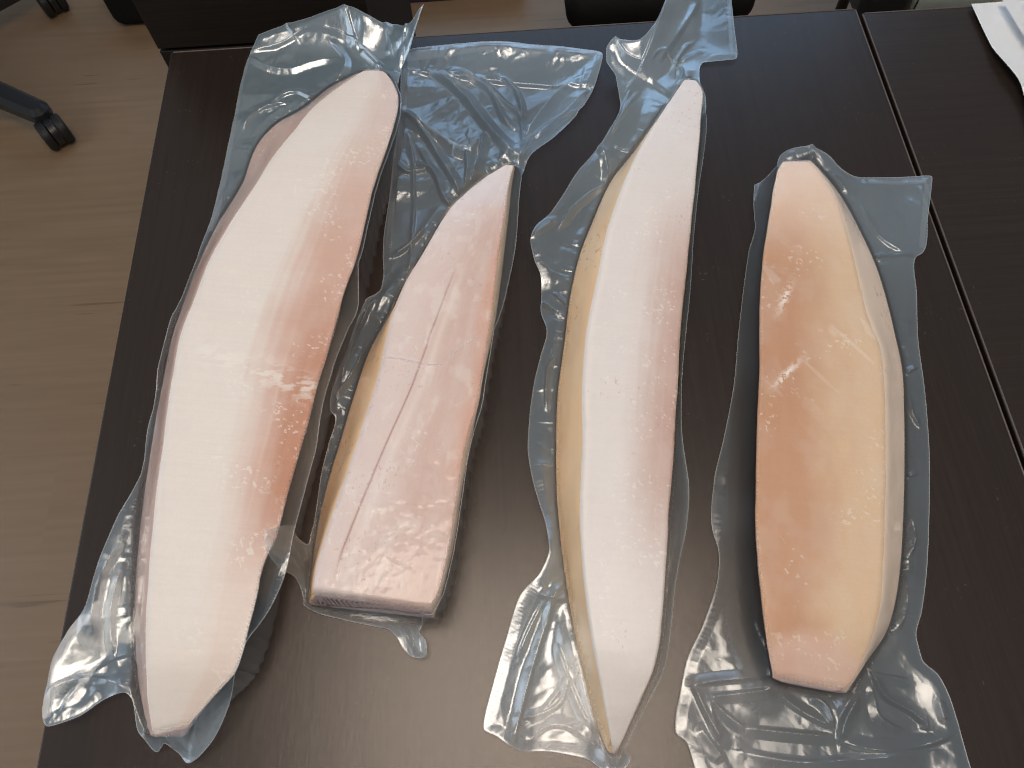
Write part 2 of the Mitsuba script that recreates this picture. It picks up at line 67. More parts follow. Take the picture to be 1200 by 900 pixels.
BAGS = {"a":{"out":[[-265.2,759.1,14],[-214.3,772.4,20],[-159.6,775,32],[-137.4,762.8,30],[-119.7,756.8,20],[-104.7,751.6,22],[-85.6,733.3,40],[-69.4,737.9,62],[-79.3,722.6,45],[-89.7,707.4,25],[-101.8,693.3,8],[-103.2,663.9,4],[-104.1,628.5,3],[-110.4,595.9,2],[-120,558,2],[-125.5,518,2],[-128.2,476.3,2],[-132.1,420.7,2],[-135.9,375.8,10],[-144.3,342,18],[-152.5,309.3,24],[-159.7,275,28],[-164.7,237.7,30],[-171.4,204.6,30],[-177.7,170.3,32],[-183.5,133.4,36],[-189.8,111.6,38],[-201.3,87.2,36],[-214.5,56.4,28],[-236.9,17.8,16],[-254.4,6.9,8],[-262.9,14.8,5],[-272,21,8],[-278.9,15.7,5],[-289.5,24.4,4],[-295.7,30.5,5],[-302.2,53.8,10],[-308.4,58.3,12],[-322.2,55.1,8],[-340.5,42.9,12],[-359.5,37.5,16],[-365.9,50.1,16],[-365.9,78.4,16],[-357.8,104.3,16],[-345.7,126.5,15],[-342.8,161,14],[-336.1,194.6,12],[-327.3,220.9,9],[-323.5,239.4,6],[-325.9,274.6,4],[-320.2,313.2,5],[-315.8,330.3,10],[-317.4,336.6,10],[-317.3,358.1,8],[-314.8,399.8,6],[-306.3,413.5,3],[-303.6,463.9,2],[-294.4,515.3,3],[-286.2,629.2,4],[-278.8,714,8],[-272.6,738.3,10]],
 "drop":[[-263.8,686.4,30],[-190.5,747,45],[-131.7,755.7,26],[-101.3,609.9,6],[-134,446.7,10],[-174.8,268.4,10],[-202.3,136.3,10],[-251,26.2,16],[-283.1,28,8],[-332.4,91.6,22],[-324,164.7,12],[-315.2,302.9,5],[-294.7,459,7],[-275.7,565.4,10]],"fold":[],"loose":[[-238.9,737.6,2.1],[-131.7,755.7,2],[-260.5,647.9,1.9],[-286.5,500,1.4],[-293.8,381.1,0.9],[-134,446.7,0.7],[-307.9,199.8,0.9],[-343.8,118.2,1.3],[-352.2,55.7,1.6],[-309.1,71.4,1.2],[-238.9,31.3,1.6],[-201.7,129.4,0.8]],
 "crease":[[[[-283.5,735.6],[-240.2,746.9],[-206.6,762],[-171.5,753.2],[-141.4,731.2],[-119.5,705]],4,4],[[[-272.1,729.2],[-228,711.8],[-203.3,720.4],[-178.3,726.3]],5,7],[[[-251.9,649.2],[-220.7,674.5],[-191.4,659.2],[-173.3,675.5]],4,8],[[[-272.2,626.1],[-254,651.9],[-229,657.3]],5,6],[[[-183.1,745.9],[-166.1,714.4],[-176.6,686.2]],5,7],[[[-147.2,731.7],[-125.3,705.5]],5,6],[[[-242.8,782.3],[-220.7,749.3]],3,5],[[[-169.4,801.6],[-151.2,732.1]],4,10],[[[-120.4,771.2],[-109.9,712.2]],4,7],[[[-85.6,768],[-104,695.7]],4,4],[[[-329,172.6],[-339,131.6],[-336.2,92.1]],7,12],[[[-323.9,158.1],[-327,117.5],[-324.1,88.2]],5,6],[[[-364.9,61.4],[-343,70.5],[-314.5,65.8]],6,9],[[[-352.2,49.8],[-335.7,74.4],[-312.2,84.3]],4,8],[[[-222.3,85.2],[-235.1,61],[-244.9,21.2]],5,8],[[[-252.6,21.6],[-234.1,51.9]],4,5],[[[-267.9,27.2],[-264.5,15.4]],4,4],[[[-213.1,94.2],[-221.2,66.4]],3,5],[[[-317.1,398.1],[-316.9,343]],4,5],[[[-310.4,391],[-309.5,346.9]],4,4]],
 "seal":[[[[-276,729.5],[-281.1,700.5],[-286.3,609.1],[-289,532.2],[-293.2,491.4]],7.5,1],[[[-361.2,43.1],[-365,68.8],[-358.9,98.6]],6,0]]},"b":{"out":[[-102.7,727.1,3],[-85.8,731.5,5],[-40.4,728.5,10],[5.2,726.2,12],[53.2,718.8,10],[100.5,707.8,10],[123.7,694.5,14],[115.1,664.3,10],[105.5,641.3,6],[89.3,617.5,5],[61.8,586.2,6],[32.8,559.5,7],[27.6,548.6,3],[20.9,513,2],[12.8,449.9,2],[5.4,410.3,2],[-5.6,357.1,2],[-19.1,306.3,2],[-31.3,251.3,2],[-34.7,241.1,2],[-42.5,208.2,2],[-53.4,156,2],[-62.5,123.9,2],[-68.9,105.4,3],[-78.8,95.1,6],[-84.3,89.1,10],[-78.8,80.3,12],[-78.5,73,10],[-82.7,69.7,8],[-88.9,70.9,6],[-96.2,77,6],[-102.6,87.3,8],[-109.5,93.5,3],[-119.9,96.2,2],[-145.2,103,2],[-173.4,113.8,3],[-177.3,122.1,3],[-179.9,132.1,8],[-180.8,134.9,18],[-188,139.2,38],[-192.1,145.9,56],[-194.4,158.7,60],[-187.3,166.8,60],[-180.6,172.8,44],[-181.4,171.3,24],[-180.2,165.9,12],[-175.4,162.8,6],[-172.8,171.7,4],[-171.7,185.7,3],[-169.4,221.2,2],[-163.6,253.8,2],[-158.3,276.7,3],[-163.3,285.7,6],[-163.1,297.5,6],[-158,319,5],[-149.8,345.5,4],[-143,374.8,3],[-134.4,395.3,4],[-119.9,410.6,4],[-118,427.5,2],[-119.2,449.8,2],[-118.7,470.3,2],[-113.3,523.7,2],[-109.2,579.5,3],[-104,623.5,3],[-102.5,681.7,3]],
 "drop":[[-36.3,641.3,40],[57.3,645.9,30],[-74.2,572,30],[-92.1,484.8,14],[-124.7,396.9,8],[-150.3,317,6],[-165,220.4,5],[-190.3,163.3,10],[-125.6,101.6,7],[-85.3,83,8],[-50.1,154.3,5],[-19.1,299.2,5],[9.6,435.7,5],[22.8,541.2,6]],"fold":[[[-107.7,306.3],[-96,303.8],[-82.9,299.6],[-67.7,295.3],[-57.6,294.6],[-47.2,305.3],[-38.3,312.9],[-27.7,319.6]]],"loose":[[4.6,716,1.7],[107.4,680.2,1.7],[-73.7,619.7,1],[18.7,624.2,0.9],[-57.3,514.3,1],[-109.4,496.8,0.9],[-132.1,369.3,0.7],[-197.4,163.7,1],[-85.3,83,1.2],[11.5,498,1.2],[-49.3,182.9,0.7],[-21.8,325.3,1]],
 "crease":[[[[-92.5,697.3],[-16.4,677.5],[58.6,663.2],[112.1,650.9]],4,4],[[[-68.6,689.9],[-36.1,653.5],[-10,604.2],[15,560.7]],10,13],[[[-44.6,690.5],[-3.2,653.2],[8.9,614.8],[19.2,601.7]],7,8],[[[-16.3,680.1],[8.4,642.1],[27.2,613.2],[27.1,583.1]],6,7],[[[8.4,678],[25.8,650.7],[29.3,617.9]],6,7],[[[-92.5,623.3],[-63.3,596.6],[-33.9,572.9],[-14,597.3]],10,11],[[[-14,597.3],[-18.9,563.5],[-29.1,526.9]],9,8],[[[-33.9,572.9],[-32,547.4],[-35.4,523]],8,9],[[[81.6,656.1],[56,629.3],[31.1,588.7]],8,10],[[[104.2,646.5],[77.4,618.8],[38.9,582.2]],6,8],[[[23.9,560],[53.7,598.8],[101.7,621.7]],4,7],[[[-101.8,636.4],[-74.2,591.5],[-48.4,531.8],[-40.1,512.4]],8,10],[[[-88.9,557.7],[-67.6,544.6],[-57.6,510.5],[-49.1,499]],6,9],[[[-92.5,599],[-87.1,551.9],[-92.4,424.9]],3,4],[[[-108.6,565.1],[-90.7,546.5],[-70.1,552.8]],4,7],[[[-83.4,580.5],[-61.7,527.3]],5,7],[[[-109.2,446.2],[-92.4,455.1],[-75.3,474.5]],5,6],[[[-118.9,424.9],[-133.2,398.8],[-149.2,339.9]],4,5],[[[-125,396.3],[-141.8,357.4],[-152.9,313]],5,5],[[[-161.3,293.1],[-145.3,317.6],[-133.5,345]],4,5],[[[-207.3,175.6],[-190.7,160.2],[-175.5,140.5]],4,5],[[[-191.9,178.2],[-182.2,159.7],[-172.8,141.7]],4,4],[[[-200,153.8],[-181.1,142.2]],3,4],[[[-93.6,99.9],[-89.6,86.7],[-88.3,73.4]],4,5],[[[-99,93.7],[-85.6,71.9]],3,4],[[[-173.1,122.6],[-146.6,111.7],[-119.5,114],[-93.6,105.8]],2,4]],
 "seal":[[[[-96.4,716.4],[4.6,718.3],[118.6,694.7]],13,0],[[[-96.3,700.3],[-99.9,636.3]],7,0],[[[-102.6,611.9],[-108.4,542.2],[-113.5,456.7]],6,1]]},"c":{"out":[[227.3,646.9,4],[237.3,683.6,3],[256.6,684.6,3],[273.1,685.8,3],[280.4,737.3,4],[284.6,778.6,5],[294.5,851.8,6],[216.7,811.3,40],[202.4,757.6,38],[178.6,707.5,36],[159.3,691.5,32],[145.1,696.5,30],[138.2,699.5,28],[126.9,689.6,26],[125.3,673.8,24],[133.9,654,18],[135,620.6,14],[113.3,573.2,14],[93.3,544,15],[82.6,532.2,14],[60.5,497.6,13],[48.7,479.6,14],[32.2,461.7,16],[26.9,445.8,16],[29,427,14],[34.2,407.8,10],[33.8,391.8,5],[31.6,373,5],[35.5,350.7,8],[28.1,325.4,6],[19.9,297.4,6],[12.5,255.5,8],[10.2,231.1,10],[12.2,207.3,12],[16.3,184.9,14],[20.3,164.3,20],[21.5,145.4,26],[13.3,125.8,26],[-3.8,109.3,22],[-15.4,81.6,16],[-27.6,48.9,12],[-36.7,17.7,12],[-27,11.5,10],[-17.4,4.7,9],[-8.3,0.8,5],[8,-0.2,3],[21,-2.6,3],[38.6,-7.5,4],[47.5,-13.5,10],[62.8,-14.4,10],[68.1,-8.1,8],[64.2,-3.4,3],[78.7,21.2,2],[100.8,54.9,2],[108.3,75.2,2],[118.2,110.6,2],[127.7,137.4,2],[136.1,159.5,2],[144.1,201.9,2],[144.5,233,2],[150.9,290.1,2],[162,342.1,2],[182.5,426.7,2],[202.6,509.5,2],[221.8,588.6,2],[230.4,634.8,2]],
 "drop":[[110.2,616.5,25],[176.7,700.7,40],[50.1,442.7,14],[30.5,295.7,6],[16.6,208.4,8],[1.9,97,16],[9.6,22.7,14],[56.8,-8.5,8],[118.7,116.1,7],[143.3,246.6,4],[190.5,473.2,3],[230.4,631,4]],"fold":[],"loose":[[213.2,752.6,2.3],[152.8,663.2,1.9],[264.2,733.9,0.9],[106.5,580.6,1.4],[52.6,473.4,1.1],[40.2,320.9,0.9],[13,208.6,1],[-13.3,66.1,1.8],[21.8,16.2,0.8],[127,171.4,0.6],[59.9,-8.7,1.2]],
 "crease":[[[[197.3,742.4],[175.5,689.7],[145.6,640.4]],7,10],[[[247.8,780.7],[219.4,726.5],[183.2,675.8]],6,9],[[[228.8,711.9],[201,667.7],[199.1,654.9]],6,6],[[[238.1,697.5],[213.3,686.4]],4,6],[[[172.9,670.2],[192.5,688.2],[209.4,673.5],[200,648.4]],5,4],[[[135.3,706.6],[150.2,678.7],[173.1,671.4]],6,10],[[[157.3,636.9],[136.5,604],[119.6,575.5]],5,5],[[[148.3,640.2],[127.9,592.6]],3,4],[[[107.3,561.3],[111.9,530.1],[111.7,513.4]],7,7],[[[112.4,518.9],[89.9,504.2],[56.2,464.2]],6,6],[[[29.8,450.8],[52.4,469.7]],5,8],[[[122.6,562.3],[138,556.4]],3,3],[[[107.6,547.4],[104.6,561.5]],5,5],[[[33.9,381.6],[52,366.2]],5,5],[[[44.3,390.4],[59,373.2]],4,4],[[[40.7,326.3],[31.3,305.1],[28.7,271.6]],3,5],[[[38.5,114.8],[31.7,115.3],[14.6,86.8],[-1.4,47.2],[-14.8,6.8]],8,8],[[[35.2,108.4],[26.8,105.6],[9.6,110]],6,8],[[[23.6,115.8],[8.6,96.9],[-8.1,66]],3,6],[[[28.1,51.5],[23.4,33.7],[4.7,24.2],[-9.4,22.7]],6,5],[[[-3.2,20.6],[17.2,37.1],[27.5,51.6]],5,7],[[[-4.2,6.2],[15.5,16.6],[39.6,3.7]],4,8],[[[39.8,50.8],[46.4,9]],4,4],[[[23.2,70.4],[29.5,45.4],[40.8,15.1]],4,5],[[[52.6,-3.8],[54.1,-12.9]],4,4],[[[60.8,-3.2],[57.8,-13.1]],3,4]],
 "seal":[[[[-32.5,19.4],[-21.8,54.5],[-9.6,83.8],[8.7,116.7]],10,1],[[[270.2,694.7],[281.2,777.6],[289.8,836.8]],4,0]]},"d":{"out":[[258.8,505.7,5],[284.3,522.3,4],[289.9,536.6,4],[294.7,542.7,7],[310.2,547.6,9],[323.6,546.9,11],[330.6,543.6,9],[339.6,537.8,7],[351.5,518.3,5],[365.6,508.8,3],[404.1,505.7,3],[438,501.5,6],[419.8,452.2,5],[404.2,412.6,5],[395.2,406.8,3],[385.4,366.8,3],[371.3,313.3,4],[365.5,275.3,3],[356.8,232.4,3],[349.7,203.1,3],[332.1,145.2,3],[319.7,108.1,2],[308.8,82.3,2],[298.1,60.4,3],[297.7,46.6,4],[306.4,33.8,5],[309.4,19.9,6],[310.5,5.2,5],[311.5,-28.6,3],[312.1,-55.6,3],[121.1,-45,3],[115.2,-17.5,3],[111.5,-0.4,4],[104.4,7.4,5],[107,20.1,4],[111.5,31.7,3],[120.4,55.5,3],[138.3,83,2],[156.4,121.8,2],[159.3,138.9,2],[157.5,156.7,2],[165.7,196.7,2],[180.4,234.5,2],[198.8,286.7,2],[212,337.6,2],[235.6,420.6,2],[246.4,447.5,3],[253.6,482,4]],
 "drop":[[306.7,546.5,6],[380.5,458.2,9],[360.5,298,14],[332.8,187.3,10],[295.5,91.9,9],[201.3,0,10],[156.5,62.1,10],[188.2,197,5],[216.2,325.9,4],[257.9,478.4,5]],"fold":[],"loose":[[324.1,545.1,1.2],[388.8,457.5,1.5],[365.3,315.1,0.9],[332.8,187.3,0.7],[291.5,54,0.85],[201.3,0,0.8],[126.6,39.5,0.85],[172.3,168.5,0.55],[193.9,196.6,0.15],[187.1,139.2,0.15],[182.8,85.9,0.2],[207.2,258.4,0.3],[210.8,326.3,0.7],[259.6,478.3,0.8]],
 "crease":[[[[179.9,39.5],[152.9,39.9],[121.7,38.1]],7,7],[[[121.7,38.1],[127.5,18.8],[136.5,-1.9]],8,7],[[[132,30.9],[134,12.6],[136.7,-0.8]],5,6],[[[177.1,31.8],[157.6,30.6],[133.2,30.2]],6,6],[[[133.2,30.2],[142.6,17.9],[155.8,7.3]],5,6],[[[155.8,7.3],[177.7,3.7],[217.2,-2]],5,7],[[[208.2,27.6],[219.3,15.2],[220.3,3.5]],6,7],[[[241.8,23.8],[229.4,9.9],[222.5,-5.7]],7,8],[[[184.2,29],[204.5,11.4],[220.3,3.5]],4,7],[[[255.1,41],[261.2,22.7],[279.7,9.3],[289.1,-1.6]],7,7],[[[289.3,7.6],[287.7,-2.1]],5,5],[[[255.6,38],[268,36],[283,32.1]],4,6],[[[298.5,17.6],[299.3,3]],6,7],[[[254.1,32],[255,11.3],[270.5,-1.1]],4,7],[[[150.3,-8.3],[204.1,-18.1],[284.9,-16]],4,10],[[[222.5,-5.7],[254.5,-14.3],[306.9,-4.9]],4,9],[[[122.3,10.4],[137.1,-13.1]],3,9],[[[168.3,80.6],[171.3,61.5],[179.8,45.5]],5,6],[[[165.1,106.9],[167.7,77.4]],4,7],[[[342.1,403.8],[368.3,409.7],[395.7,407.6]],5,5],[[[346.4,282.9],[361.8,288.6]],4,5],[[[345.6,274.5],[344.8,249.7],[349,233.3]],4,5],[[[323.3,188.6],[335.6,191.6]],4,5],[[[330.2,218.8],[329.2,199.6],[318.8,177.8]],3,4],[[[312.5,159.9],[319.2,148.8],[309.7,124.9]],5,6],[[[301.1,118.6],[297.8,92.1],[286.4,70.2]],6,6],[[[359.5,472],[366.8,435],[385.8,413.3]],3,8],[[[193.1,197.3],[190.3,175.2],[183.5,154]],5,5],[[[198.2,231.7],[196.7,208.5]],5,4],[[[187.5,182.7],[191.7,167.8]],4,4],[[[242.1,429.4],[247.5,422.9]],5,4],[[[231.2,381.2],[238.8,378.7]],5,4],[[[324.2,550.4],[326.6,529.5]],5,4],[[[339.1,511.7],[347.4,492.3]],4,5]],
 "seal":[[[[373.5,500.1],[431.1,495.4]],5,0],[[[430.2,492.2],[403.3,417]],5,0]]}}

# ------------------------------------------------------------------ materials
def lin(r, g, b): return [((c / 255 + .055) / 1.055) ** 2.4 if c > 10 else c / 255 / 12.92 for c in (r, g, b)]
def principled(key, color, rough, spec=.5, **kw):
    scene[key] = {'type': 'twosided', 'bsdf': {'type': 'principled', 'base_color': color, 'roughness': rough, 'specular': spec, **kw}}
# -- wenge laminate: fine dark grain lines, broken along the grain
def wenge(px, py):
    g = fbm(px * 900, py * 22, 3.0, 3); l = noise(px * 260, py * 6, 9.0)
    d = noise(px * 40, py * 2.5, 1.0)
    return g, l, d
def desk_a(p, n, uv):
    g, l, d = wenge(p.x, p.y); 
    c = mix([.0115, .0080, .0066], [.0255, .0172, .0138], g * .6 + l * .25 + d * .15)
    sp = smoothstep(.93, .97, noise(p.x * 420, p.y * 420, 5.0)) * smoothstep(.62, .8, noise(p.x * 30, p.y * 30, 2.0))
    return mix(c, [.16, .15, .14], sp * .25)
def desk_b(p, n, uv):
    g, l, d = wenge(p.y + 3.0, p.x); 
    c = mix([.0115, .0080, .0066], [.0255, .0172, .0138], g * .6 + l * .25 + d * .15)
    sp = smoothstep(.94, .98, noise(p.x * 420, p.y * 420, 6.0)) * smoothstep(.66, .8, noise(p.x * 30, p.y * 30, 2.0))
    return mix(c, [.16, .15, .14], sp * .25)
def desk_bump(p, n, uv): return fbm(p.x * 700, p.y * 160, 3.0, 2) * .6 + noise(p.x * 1100, p.y * 900, 1.0) * .4
def desk_bump_b(p, n, uv): return fbm(p.y * 700, p.x * 160, 3.0, 2) * .6 + noise(p.x * 900, p.y * 1100, 1.0) * .4
for k, c, b in (('wenge_laminate', desk_a, desk_bump), ('wenge_laminate_cross', desk_b, desk_bump_b)):
    scene[k] = {'type': 'bumpmap', 'scale': .00004, 'tex': proc(b, 2e-4), 'bsdf': {'type': 'principled', 'base_color': proc(c), 'roughness': .30, 'specular': .60, 'spec_tint': .2}}
principled('dark_edge_band', rgb(.014, .010, .009), .4)
principled('worn_edge', rgb(.11, .088, .078), .45)
principled('dark_cabinet', proc(lambda p, n, uv: mix([.010, .0075, .0065], [.018, .013, .011], fbm(p.x * 20, p.y * 20, p.z * 400, 2))), .6, .25)
# -- floor: pale beech planks, grain along x
def floor_c(p, n, uv):
    row = dr.floor(p.y / .19); off = cell_rand(row, 3.0) * 1.2; col = dr.floor((p.x + off) / 1.25)
    tone = cell_rand(row, col, 5.0)
    g = fbm(p.x * 5 + tone * 30, p.y * 90, tone * 9, 3); s = smoothstep(.78, .86, noise(p.x * 9, p.y * 170, tone * 40)) * smoothstep(.5, .8, noise(p.x * 4, p.y * 11, 3.0))
    c = mix([.205, .13, .073], [.285, .188, .114], g * .72 + tone * .18 + .05)
    return mix(c, [.11, .065, .035], s * .5)
scene['beech_floor'] = {'type': 'principled', 'base_color': proc(floor_c), 'roughness': .42, 'specular': .4}
principled('floor_joint', rgb(.12, .07, .04), .7)
principled('black_plastic', rgb(.014, .015, .016), .38)
principled('grey_plastic', rgb(.020, .0215, .023), .36)
principled('black_rubber', rgb(.017, .016, .015), .5, .35)
principled('black_cloth', rgb(.008, .008, .008), .8, .2)
principled('purple_card', rgb(.035, .012, .05), .5)
principled('white_paper', rgb(.78, .79, .80), .8, .2)
def weave(p, n, uv):
    r = dr.floor(p.y / .010); q = (p.x + cell_rand(r) * .02) / .016; a = q - dr.floor(q); b = p.y / .010 - r
    dash = smoothstep(.30, .36, a) * (1 - smoothstep(.60, .66, a)) * smoothstep(.2, .3, b) * (1 - smoothstep(.7, .8, b))
    return mix([.28, .31, .28], [.02, .02, .02], dash)
principled('woven_fabric', proc(weave), .9, .1)

# -- fish: u across the cut face (0 left, 1 right), v along it (0 lower end, 1 tip)
def flecks(p, s, lo, seed): return smoothstep(lo - .03, lo + .05, fbm(p.x * s * 1.3 + p.y * s * .5, p.y * s * 1.3, seed, 3)) * smoothstep(.52, .72, noise(p.x * s * .17, p.y * s * .13, seed + 4))
def bell(x, c, w): return dr.exp(-dr.square((x - c) / w))
WHITE, CREAM = lin(228, 219, 212), lin(226, 214, 202)
def flesh_a(p, n, uv):
    u, v = uv.x, uv.y; w = u + (fbm(v * 14, u * 3, 1.0) - .5) * .16 + (fbm(u * 30, v * 5, 2.0, 2) - .5) * .10
    pink = smoothstep(.42, .80, w) * smoothstep(.10, .30, v) * (1 - .55 * smoothstep(.60, .92, v))
    c = mix(WHITE, lin(208, 173, 158), pink)
    c = mix(c, lin(190, 138, 113), smoothstep(.66, .98, w) * smoothstep(.16, .27, v) * (1 - smoothstep(.40, .62, v)) * .95)
    c = mix(c, lin(222, 190, 176), smoothstep(.55, .8, w) * (1 - smoothstep(.14, .24, v)) * .3)
    saw = fbm(v * 420, u * 2.5, 7.0, 2); c = c * (.98 + .04 * saw)
    frost = bell(v + (u - .6) * .05, .428, .018) * smoothstep(.42, .62, fbm(u * 14, v * 190, 3.0, 3)) * smoothstep(.04, .2, u)
    frost = dr.maximum(frost * .6, flecks(p, 260, .66, 3.0) * .5 * smoothstep(.3, .8, u + .3))
    return mix(c, [.84, .80, .74], frost)
def flesh_b(p, n, uv):
    u, v = uv.x, uv.y; w = u + (fbm(v * 12, u * 4, 4.0) - .5) * .2
    st = fbm(u * 16 - v * 7, v * 12, 5.0)
    c = mix(lin(220, 203, 198), lin(208, 182, 172), smoothstep(.15, .75, w) * (.5 + .7 * st))
    c = mix(c, lin(208, 150, 122), smoothstep(.78, 1.0, w) * smoothstep(.1, .3, v) * (1 - smoothstep(.72, .88, v)) * .5)
    c = mix(c, lin(236, 222, 212), smoothstep(.76, .95, v) * .6)
    us = .52 - .36 * smoothstep(.78, .0, v) + (noise(v * 30, 1.0, 2.0) - .5) * .006
    line = bell(u, us, .011) * smoothstep(.02, .08, v) * (1 - smoothstep(.58, .68, v)) * smoothstep(.2, .5, noise(v * 45, 3.0, 8.0) + .25)
    c = mix(c, lin(164, 122, 114), line * .7)
    c = mix(c, lin(238, 226, 220), bell(u, us + .09, .035) * .35 * (1 - smoothstep(.6, .7, v)))
    c = mix(c, lin(150, 100, 88), smoothstep(.72, .78, fbm(p.x * 600, p.y * 420, 4.0)) * smoothstep(.6, .8, noise(p.x * 40, p.y * 40, 6.0)) * .3)
    return mix(c, [.84, .79, .76], flecks(p, 240, .70, 8.0) * .35 + .25 * smoothstep(.55, .8, fbm(u * 10, v * 30, 6.0)))
def flesh_c(p, n, uv):
    u, v = uv.x, uv.y; w = u + (fbm(v * 12, u * 3, 7.0) - .5) * .2 + (fbm(u * 26, v * 5, 2.0, 2) - .5) * .10
    c = mix(lin(224, 217, 214), lin(196, 164, 152), smoothstep(.35, .95, w) * smoothstep(.12, .36, v) * (1 - smoothstep(.55, .80, v)) * .95)
    c = mix(c, lin(236, 226, 218), (1 - smoothstep(.0, .10, u)) * .7)
    c = c * (.985 + .03 * fbm(v * 380, u * 2, 5.0, 2))
    c = mix(c, lin(170, 104, 92), smoothstep(.72, .78, fbm(p.x * 600, p.y * 300, 4.0)) * smoothstep(.6, .8, noise(p.x * 30, p.y * 30, 6.0)) * .3)
    return mix(c, [.85, .82, .79], flecks(p, 300, .70, 11.0) * .4)
def flesh_d(p, n, uv):
    u, v = uv.x, uv.y; w = u + (fbm(v * 9, u * 4, 9.0) - .5) * .3
    a = mix(lin(196, 153, 124), lin(216, 188, 159), smoothstep(.28, .84, w))
    a = mix(a, lin(186, 137, 108), bell(v, .52, .2) * (1 - smoothstep(.1, .45, w)) * .8 * fbm(u * 14, v * 10, 3.0))
    a = mix(a, lin(236, 212, 194), smoothstep(.70, .96, v) * .85)
    a = mix(a, lin(218, 186, 172), (1 - smoothstep(.05, .085, v + (u - .5) * (u - .5) * .12)) * .8)
    a = a * (.985 + .03 * fbm(v * 330, u * 3, 5.0, 2))
    sc = smoothstep(.8, .86, noise(p.x * 130 + p.y * 90, p.x * -30 + p.y * 14, 5.0)) * bell(v, .6, .14) * .5
    fr = bell((p.x - .2455) + (p.y - .3485) * -.55, .0, .004) * bell(p.y, .3485, .013) + bell((p.x - .232) - (p.y - .275) * 1.1, 0., .004) * bell(p.y, .275, .011)
    fr = fr * smoothstep(.3, .6, fbm(p.x * 500, p.y * 500, 3.0))
    return mix(a, [.86, .80, .74], dr.clip(flecks(p, 260, .71, 14.0) * .35 + sc * .5 + fr * .9, 0, 1))
def frosty(fn):
    def g(p, n, uv):
        c = fn(p, n, uv); f = fbm(p.x * 900, p.y * 700, 4.0, 2); s = fbm(p.x * 60, p.y * 45, 9.0)
        return mix(c * (.975 + .05 * f), [.80, .775, .75], .09 * smoothstep(.4, .75, s))
    return g
def flesh_bump(p, n, uv): return fbm(uv.y * 330, uv.x * 4, 1.0, 2) * .6 + fbm(p.x * 240, p.y * 240, 2.0, 2) * .8
for k, fn, r in (('flesh_long', flesh_a, .58), ('flesh_short', flesh_b, .5), ('flesh_pointed', flesh_c, .6), ('flesh_peach', flesh_d, .6)):
    scene[k] = {'type': 'bumpmap', 'scale': .0002, 'tex': proc(flesh_bump, 4e-4), 'bsdf': {'type': 'principled', 'base_color': proc(frosty(fn)), 'roughness': r, 'specular': .32}}
def side_fn(a, b, seed):
    def fn(p, n, uv):
        c = mix(lin(*a), lin(*b), fbm(p.x * 60, p.y * 16, seed, 3))
        c = mix(c, [.80, .70, .58], flecks(p, 190, .72, seed) * .4)
        return mix(c, lin(120, 78, 48), smoothstep(.68, .74, fbm(p.x * 420, p.y * 260, seed)) * smoothstep(.6, .8, noise(p.x * 35, p.y * 25, seed + 2)) * .3)
    return fn
for k, a, b in (('skin_side_long', (190, 160, 148), (208, 180, 168)), ('skin_side_short', (242, 198, 150), (246, 214, 176)), ('skin_side_pointed', (246, 204, 158), (249, 220, 182)), ('skin_side_peach', (236, 214, 196), (240, 224, 208))):
    principled(k, proc(side_fn(a, b, float(len(k)))), .5, .4)
principled('cut_end_pink', proc(lambda p, n, uv: mix(lin(196, 174, 172), lin(212, 190, 186), fbm(p.x * 90, p.y * 90, p.z * 90, 3))), .5, .4)

# -- vacuum film: clear nylon, a thin reflecting and slightly milky sheet; uv.x carries how much of it shows
def film(key, gain, haze, alpha, tint):
    scene[key] = {'type': 'mask', 'opacity': proc(lambda p, n, uv: dr.clip(uv.x * gain, 0, 1)), 'bsdf': {'type': 'twosided', 'bsdf': {'type': 'blendbsdf', 'weight': haze,
        'bsdf_0': {'type': 'roughconductor', 'alpha': alpha, 'specular_reflectance': rgb(.95, .97, 1.0), 'material': 'none'}, 'bsdf_1': {'type': 'diffuse', 'reflectance': rgb(*tint)}}}}
scene['cling_film'] = {'type': 'thindielectric', 'int_ior': 1.11}     # drawn down onto the wet fish: hardly any air left under it
scene['cling_film_wet'] = {'type': 'thindielectric', 'int_ior': 1.22}
film('clear_film', 1.0, .42, .065, (.52, .73, .88))
film('backing_film', .8, .42, .03, (.62, .76, .86))
film('sealed_film', 1.0, .45, .12, (.70, .80, .86))
film('film_edge', 1.0, .6, .2, (.85, .88, .9))

# ------------------------------------------------------------------ setting: floor, desks
FX0, FX1, FY0, FY1 = -2.6, 2.2, -.8, 3.4
scene['floor'] = mikit.ply((np.array([[FX0, FY0, 0], [FX1, FY0, 0], [FX1, FY1, 0], [FX0, FY1, 0.]]), np.array([[0, 1, 2, 3]])), 'beech_floor')
labels['floor'] = {'kind': 'structure'}
XL, XS, YF, YN = -.372, .4275, .7575, -.32
def desk(key, x0, x1, y0, y1, top, label):
    put(key + '__top', rounded_box((x0 + x1) / 2, (y0 + y1) / 2, ZD - .0125, x1 - x0, y1 - y0, .025, .0016), top, 25)
    e = .0012                                   # lighter worn arris along the far and inner edges
    for s, (a, b) in enumerate((((x0 + .003, y1 - e), (x1 - .003, y1 - e)), ((x1 - e, y0), (x1 - e, y1 - .003)) if x0 < 0 else ((x0 + e, y0), (x0 + e, y1 - .003)))):
        put(key + '__worn_edge' + ('' if s == 0 else '_001'), tube([[*a, ZD + .0001], [(a[0] + b[0]) / 2, (a[1] + b[1]) / 2, ZD + .0001], [*b, ZD + .0001]], .0008), 'worn_edge', True)
    for s, x in enumerate((x0 + .09, x1 - .09)):
        put(key + '__leg' + ('' if s == 0 else '_001'), rounded_box(x, (y0 + y1) / 2, (ZD - .026) / 2, .028, (y1 - y0) - .2, ZD - .026, .001, 1), 'dark_edge_band', 25)
    tag(key, label, 'desk')
